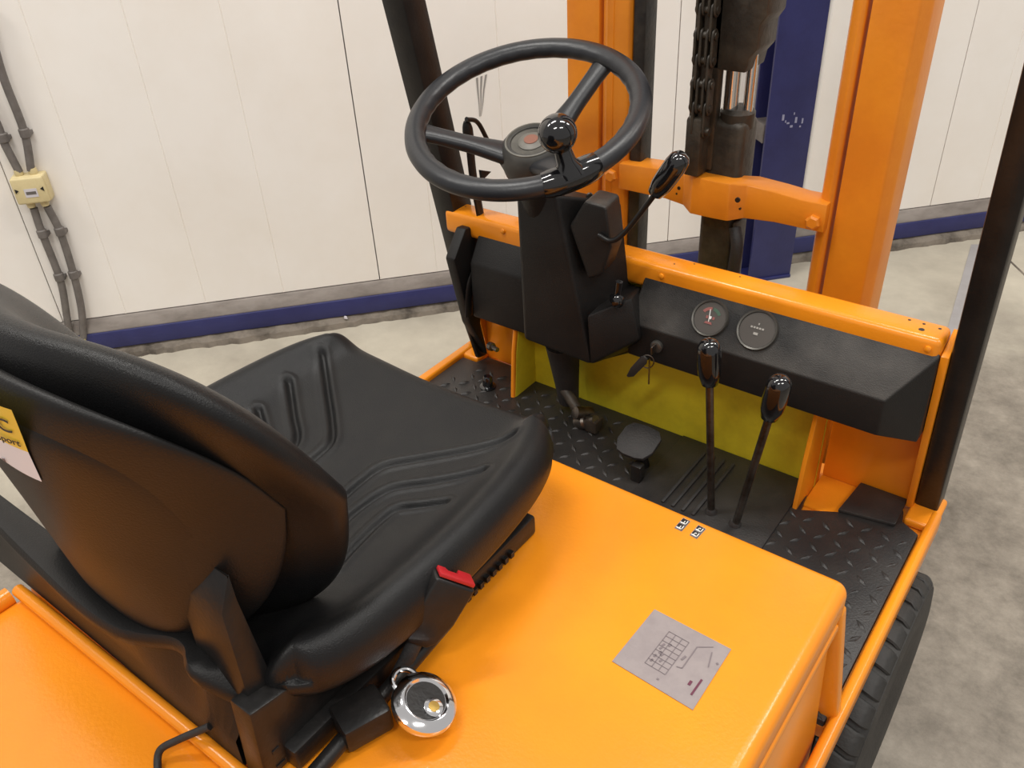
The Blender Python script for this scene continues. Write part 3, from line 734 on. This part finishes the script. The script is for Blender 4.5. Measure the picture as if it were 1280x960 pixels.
def cush(u, v):
    # u,v in [-1,1] -> squircle plan
    rho = max(abs(u), abs(v), 1e-6); k_ = 1/((abs(u)/rho)**6.0+(abs(v)/rho)**6.0+1e-9)**(1/6.0) if rho > 1e-4 else 1
    k_ = 1+(k_-1)*rho**3; uu, vv = u*k_, v*k_
    x = SX + uu*(.216+.026*(1-min(1, (v+.15)**2)))
    y = (CY0+CY1)/2 + vv*(CY1-CY0)/2
    z = .872 + .019*math.exp(-((abs(u)-.90)/.13)**2) - .034*(1-u*u)*(1-max(0, v)**1.5)*.9 - .010*(1-u*u)*max(0, v)**2 + .012*math.exp(-((v+.0)/.9)**2)*abs(u)**3 + .004 + .010*max(0, v)**2*u*u
    ex = max(0, (abs(u)-.84)/.16); ey = max(0, ((v if v > 0 else -v)-.86)/.14)
    e = min(1, math.hypot(ex, ey))
    z -= .036*(1-math.sqrt(max(0, 1-e*e)))
    d = gdist(x, y)
    if d < .022 and rho < .87: z += -.0050*math.exp(-(d/.0036)**2) + .0020*math.exp(-((d-.0085)/.0040)**2)
    return Vector((x, y, z))
bm = bmesh.new()
def warp(k):
    s = -1+2*k/NG
    return s
gv = [[bm.verts.new(cush(warp(i), warp(j))) for j in range(NG+1)] for i in range(NG+1)]
for i in range(NG):
    for j in range(NG): bm.faces.new((gv[i][j], gv[i+1][j], gv[i+1][j+1], gv[i][j+1]))
bd = [gv[i][0] for i in range(NG)]+[gv[NG][j] for j in range(NG)]+[gv[i][NG] for i in range(NG, 0, -1)]+[gv[0][j] for j in range(NG, 0, -1)]
prev = bd; cc = Vector((SX, (CY0+CY1)/2, 0))
for dz, sc in ((-.006, 1.000), (-.014, .988), (-.021, .962), (-.025, .90)):
    new = []
    for b_, p0 in zip(bd, [v.co.copy() for v in bd]):
        q = cc+(p0-cc)*sc; new.append(bm.verts.new((q.x, q.y, .845+dz + (p0.z-.845)*.4)))
    for k in range(len(bd)):
        k2 = (k+1) % len(bd); bm.faces.new((prev[k], prev[k2], new[k2], new[k]))
    prev = new
bm.faces.new(prev)
cu = finish('seat_cushion', bm, 'vinyl', T, ang=75)
cu['label'] = 'black vinyl seat cushion with nested stitched grooves'
# pan below and slide rails
bm = bmesh.new()
loft(bm, [[Vector((SX+a*s_, (-.96 if b < 0 else -.58+(.02 if s_ > .17 else -.04)), z)) for a, b in ((-1, -1), (1, -1), (1, 1), (-1, 1))] for z, s_ in ((.775, .150), (.805, .178), (.829, .188))])
sp_ = finish('seat_pan', bm, 'shell', T, .006, 2)
for sx in (1, -1):
    x = SX+sx*.195
    r_ = part_box('slide_rail', (x-.014, -.985, .761), (x+.014, -.60, .790), 'black_metal', T, .004)
    for k in range(14):
        y = -.655-.0115*k
        if k == 0:
            bm = bmesh.new(); boxr(bm, (x+sx*.013, -.003, .768), (x+sx*.019, .003, .776)); tooth = finish('rail_tooth', bm, 'black_metal', r_); tt = tooth
        else:
            tt = tooth.copy(); COL.objects.link(tt); tt.parent = r_
        tt.location = (0, y, 0)
# lever bar along the right rail
part_tube('slide_lever', [onz(392, 968, .775), onz(440, 912, .778), onz(480, 868, .785), onz(560, 775, .79)], .0085, 'black_metal', T)
# block with belt anchor
P = onz(454, 903, .775)
bm = bmesh.new(); box(bm, P+Vector((0, 0, .008)), (.040, .05, .032), Matrix.Rotation(math.radians(-20), 3, 'Z')); finish('belt_anchor', bm, 'black_metal', T, .005)

# backrest foam: lens body with wings
def lens(name, m, cx, cz, a, b, T0, ymid, expo, n=2.7, taper=.0, NR=26, NA=96, parent=T, flat=6, top=0):
    bm = bmesh.new()
    def pt(rho, th, side):
        c, s = math.cos(th), math.sin(th)
        ex, ez = sgnpow(c, 2/n), sgnpow(s, 2/n)
        z = rho*b*ez; tz = (1-taper*max(0, -ez*rho)-top*max(0, ez*rho)**2); x = rho*a*ex*tz
        t = T0*math.sqrt(max(0, 1-rho**flat))
        return Vector((cx+x, ymid(x, z)+side*t/2, cz+z))
    rows = {}
    for side in (-1, 1):
        ce = bm.verts.new(pt(0, 0, side)); prevr = None
        for r in range(1, NR+1):
            rho = 1-(1-r/NR)**1.7
            if r == NR and side == 1: cur = rows['edge']
            else: cur = [bm.verts.new(pt(rho, 2*PI*k/NA, side)) for k in range(NA)]
            if r == NR: rows['edge'] = cur
            for k in range(NA):
                k2 = (k+1) % NA
                if prevr is None: bm.faces.new((ce, cur[k], cur[k2]))
                else: bm.faces.new((prevr[k], cur[k], cur[k2], prevr[k2]))
            prevr = cur
    return finish(name, bm, m, parent, ang=70)
BX, BZ = -.074, 1.015
def wing(x): return (1-math.cos(PI*min(1, abs(x)/.205)))/2
def ymid_b(x, z): return -.980 - .13*z + .106*wing(x)*(1-.66*max(0, z/.18))
br = lens('seat_backrest', 'vinyl', BX, BZ, .207, .189, .074, ymid_b, 2, n=3.5, taper=.24, flat=3.4, top=.03)
br['label'] = 'black vinyl backrest of the seat with winged sides'
def ymid_s(x, z): return -1.011 - .13*z + .102*min(1, abs(x)/.172)**2.7*(1-.66*max(0, z/.18))
sh = lens('back_shell', 'shell', BX, BZ+.004, .174, .166, .032, ymid_s, 2, n=3.4, taper=.16, flat=5, parent=br, top=.04)
def ymid_i(x, z): return ymid_s(x, z)-.004
lens('shell_panel', 'shell', BX-.004, BZ-.006, .148, .146, .028, ymid_i, 2, n=3.6, taper=.18, flat=12, parent=br)
# brackets and rear frame
for x0 in (.016, -.228):
    bm = bmesh.new()
    loft(bm, [[Vector((x0+e, -1.006+q_, z)), Vector((x0+.062+e, -1.004+q_, z)), Vector((x0+.062+e, -.965, z)), Vector((x0+e, -.965, z))] for z, e, q_ in ((.762, .036, .004), (.86, .020, .012), (.945, .004, .022), (.975, .0, .040))])
    bk = finish('back_bracket', bm, 'black_metal', T, .004)
lipz = .878
lip = [Vector((.085, -.992, lipz-.03))]+[onz(x, y, lipz) for x, y in ((240, 836), (230, 808), (214, 796), (180, 792), (150, 786), (118, 768), (88, 744), (50, 708), (0, 658), (-50, 600))]
lip = spline(lip, 4)
def lring(dx, dz): return [Vector((p.x, p.y+dx, p.z+dz)) for p in lip]
def lflat(y, z): return [Vector((p.x, y, z)) for p in lip]
bm = bmesh.new()
loft(bm, [lring(.014, 0), lring(.0, 0), lring(-.004, -.006), lring(-.003, -.016), lring(.006, -.022), lflat(-1.011, .80), lflat(-1.012, .762), lflat(-1.0, .762), lflat(-.998, .80), lring(.020, -.02)], caps=True, closed=False)
finish('rear_pan_lip', bm, 'shell', T, ang=50)
bm = bmesh.new()
prism(bm, [(.088, -1.012, .762), (.088, -.90, .762), (.088, -.90, .80), (.088, -.935, .845), (.088, -1.005, .86)], (.030, 0, 0))
sbp = finish('side_bracket', bm, 'black_metal', T, .004)
# dark slots near the foot of the bracket
for px, w in (((345, 938), .008), ((375, 935), .014), ((393, 918), .010), ((388, 902), .004), ((352, 955), .010)):
    P = onx(*px, .1186); bm = bmesh.new(); box(bm, P, (.001, w, .004)); finish('slot', bm, 'decal_black', sbp, smooth=False)

# sticker on the back shell (only its right end lies in view)
def sy_(x, z): return ymid_i(x-BX+.004, z-BZ+.006)-.0146
def onshell(x, y):
    Y = -1.03
    for _ in range(25): P = ony(x, y, Y); Y = .5*Y+.5*sy_(P.x, P.z)
    return ony(x, y, Y)
sBR, sTR, sMR, sB0 = onshell(53, 602), onshell(15, 512), onshell(36, 565), onshell(5, 579)
su = Vector((-1, 0, .0)).normalized()
def sgrid(A, B, m, off=.0004, w=.10):
    bm = bmesh.new(); n = 12; rows = []
    for f in (0, .33, .67, 1):
        C_ = A.lerp(B, f); rows.append([])
        for i_ in range(n+1):
            x, z = C_.x+su.x*w*i_/n, C_.z+su.z*w*i_/n; rows[-1].append(bm.verts.new((x, sy_(x, z)-off, z)))
    for a, b in zip(rows, rows[1:]):
        for i_ in range(n): bm.faces.new((a[i_], a[i_+1], b[i_+1], b[i_]))
    return finish('sticker', bm, m, br, ang=60)
sgrid(sBR, sMR, 'st_white'); sgrid(sMR, sTR, 'st_yellow')
def stext(body, size, px, m):
    P = onshell(*px); ud = -su; vd = (sTR-sBR); vd = Vector((vd.x, 0, vd.z)).normalized()
    slope = (sy_(P.x+.01*ud.x, P.z+.01*ud.z)-sy_(P.x, P.z))/.01
    U = Vector((ud.x, slope, ud.z)).normalized(); V = Vector((vd.x, (sy_(P.x+.01*vd.x, P.z+.01*vd.z)-sy_(P.x, P.z))/.01, vd.z)).normalized(); N_ = U.cross(V)
    P = P+N_*.0014
    Rt = Matrix(((U.x, V.x, N_.x, P.x), (U.y, V.y, N_.y, P.y), (U.z, V.z, N_.z, P.z), (0, 0, 0, 1)))
    part_text('sticker_print', body, size, Rt, m, br)
stext('eC', .024, (19, 541), 'decal_black'); stext('sport', .0118, (28, 557), 'decal_black')
stext('nl', .0085, (10, 577), 'print')

# belt buckle on its stalk
b0 = onz(515, 862, .775); b1 = Vector((.175, -.835, .815)); bt = onz(567, 722, .875)
top = bt; foot = onz(520, 800, .815)
ax = (top-foot).normalized(); sd = Vector((.55, .80, 0)); sd = (sd-ax*sd.dot(ax)).normalized(); nr = ax.cross(sd).normalized()
bm = bmesh.new(); rings = []
Lb = (top-foot).length
for f, w, t in ((-.02, .012, .008), (.12, .018, .011), (.45, .0225, .0125), (1.0, .0225, .0125)):
    c = foot+ax*(Lb*f); rings.append([c+sd*(w*a)+nr*(t*b) for a, b in ((-1, -1), (1, -1), (1, 1), (-1, 1))])
loft(bm, rings); bu = finish('belt_buckle', bm, 'black_metal', T, .003, 3)
bm = bmesh.new(); c = top+ax*.0012; prism(bm, [c+sd*(.020*a)+nr*(.0105*b) for a, b in ((-1, -1), (1, -1), (1, .9), (.25, .9), (.15, .1), (-.45, .1), (-.55, .5), (-1, .5))], ax*.004)
rb = finish('release_button', bm, 'red', bu, .0008); rb['label'] = 'red release button of the belt buckle'
part_tube('belt_stalk', spline([onz(488, 858, .766), onz(497, 846, .782), foot+ax*.004], 6), .0090, 'rubber', bu, flat=(.5, 1), up=nr)

# disc padlock round the stalk (lies on the hood)
pk = thing('padlock', 'round chrome disc padlock hanging from the seat belt stalk', 'padlock', onz(527, 880, .762))
pcn = onz(530, 880, .7925); pax = Vector((.36, .16, .92)).normalized()
bm = bmesh.new(); lathe(bm, [(.0005, -.014), (.018, -.0138), (.027, -.0105), (.0315, -.0045), (.0328, .0), (.0315, .0045), (.025, .009), (.022, .0095), (.020, .007), (.0005, .0065)], pcn, pax, 48); adopt(finish('lock_body', bm, 'chrome', None, ang=35), pk)
lx = (onz(492, 858, .786)-pcn); lx = (lx-pax*lx.dot(pax)).normalized(); ly = pax.cross(lx)
bm = bmesh.new(); lathe(bm, [(.0195, .0060), (.0195, .0072), (.0005, .0074)], pcn, pax, 36); adopt(finish('lock_recess', bm, 'black_metal', None), pk)
bm = bmesh.new(); lathe(bm, [(.0095, .006), (.0095, .0095), (.007, .0105), (.0005, .0105)], pcn-lx*.010, pax, 24); adopt(finish('lock_core', bm, 'chrome', None), pk)
bm = bmesh.new(); lathe(bm, [(.0055, .010), (.0055, .0112), (.0005, .0114)], pcn-lx*.010, pax, 20); adopt(finish('keyway', bm, 'brass', None), pk)
bm = bmesh.new(); tube(bm, [pcn+lx*(.029+.012*math.cos(a))+ly*(.013*math.sin(a))+pax*.002 for a in [-1.9+.19*k for k in range(21)]], .0030, 10); adopt(finish('shackle', bm, 'chrome', None), pk)

# decals on the hood
HP = HZ+.0002
pl = [onz(x, y, HP) for x, y in ((765, 827), (818, 762), (914, 812), (866, 888))]
bm = bmesh.new(); prism(bm, pl, (0, 0, .0008)); cp_ = finish('capacity_plate', bm, 'silver', hood, smooth=False)
o0 = pl[0]; eU = (pl[3]-pl[0]); eV = (pl[1]-pl[0])
def pp(u, v, h=.0012): return o0+eU*u+eV*v+Vector((0, 0, h))
def line(bm, a, b, w=.0006):
    A, B = pp(*a), pp(*b); d = (B-A).normalized(); s = Vector((-d.y, d.x, 0))*w; prism(bm, [A-s, A+s, B+s, B-s], (0, 0, .0002))
bm = bmesh.new()
for i in range(4): line(bm, (.30+.085*i, .22), (.30+.085*i, .80), .00035)
for j in range(8): line(bm, (.30, .22+.083*j), (.555, .22+.083*j), .00035)
line(bm, (.66, .42), (.655, .80)); line(bm, (.655, .80), (.80, .92), .0004); line(bm, (.82, .84), (.88, .62)); line(bm, (.66, .42), (.60, .40)); line(bm, (.60, .52), (.615, .60), .0012)
for u, v in ((.335, .28), (.335, .36), (.36, .44), (.335, .50), (.39, .42), (.335, .56), (.40, .60), (.42, .34)): line(bm, (u, v), (u+.012, v+.045), .0011)
line(bm, (.93, .72), (.945, .74), .0012); line(bm, (.52, .10), (.52, .125), .0012)
finish('plate_print', bm, 'print', cp_, smooth=False)
bm = bmesh.new(); line(bm, (.90, .16), (.90, .42), .0011); line(bm, (.82, .26), (.82, .33), .0015); finish('plate_print', bm, 'print_red', cp_, smooth=False)
def icon(px4, kind):
    P = [onz(x, y, HP) for x, y in px4]   # left, top, right, bottom corners
    bm = bmesh.new(); prism(bm, P, (0, 0, .0006)); ic = finish('decal', bm, 'silver', hood, smooth=False)
    U = P[3]-P[0]; V = P[1]-P[0]
    def quad(bm, u0, u1, v0, v1, h): prism(bm, [P[0]+U*u+V*v+Vector((0, 0, h)) for u, v in ((u0, v0), (u1, v0), (u1, v1), (u0, v1))], (0, 0, .0002))
    for v0 in (.04, .52):
        bm = bmesh.new(); quad(bm, .06, .96, v0, v0+.44, .0006); finish('decal_tile', bm, 'decal_black', ic, smooth=False)
        bm = bmesh.new()
        quad(bm, .10, .85, v0+.03, v0+.12, .0009); quad(bm, .75, .87, v0+.03, v0+.38, .0009)
        if kind: quad(bm, .46, .56, v0+.12, v0+.30, .0009)
        else: quad(bm, .30, .40, v0+.12, v0+.32, .0009); quad(bm, .30, .58, v0+.24, v0+.32, .0009)
        finish('decal_symbol', bm, 'decal_white', ic, smooth=False)
icon(((843, 660), (854, 647.5), (863, 652), (852, 664.5)), True)
icon(((862, 669), (873, 656.5), (882.5, 661.5), (871, 674)), False)

# black cable over the rear lip
part_tube('cable', spline([onz(262, 908, .79), onz(250, 913, .785), onz(222, 925, .772), onz(200, 938, .762), onz(197, 962, .752), onz(200, 985, .75)], 6), .0038, 'rubber', T)
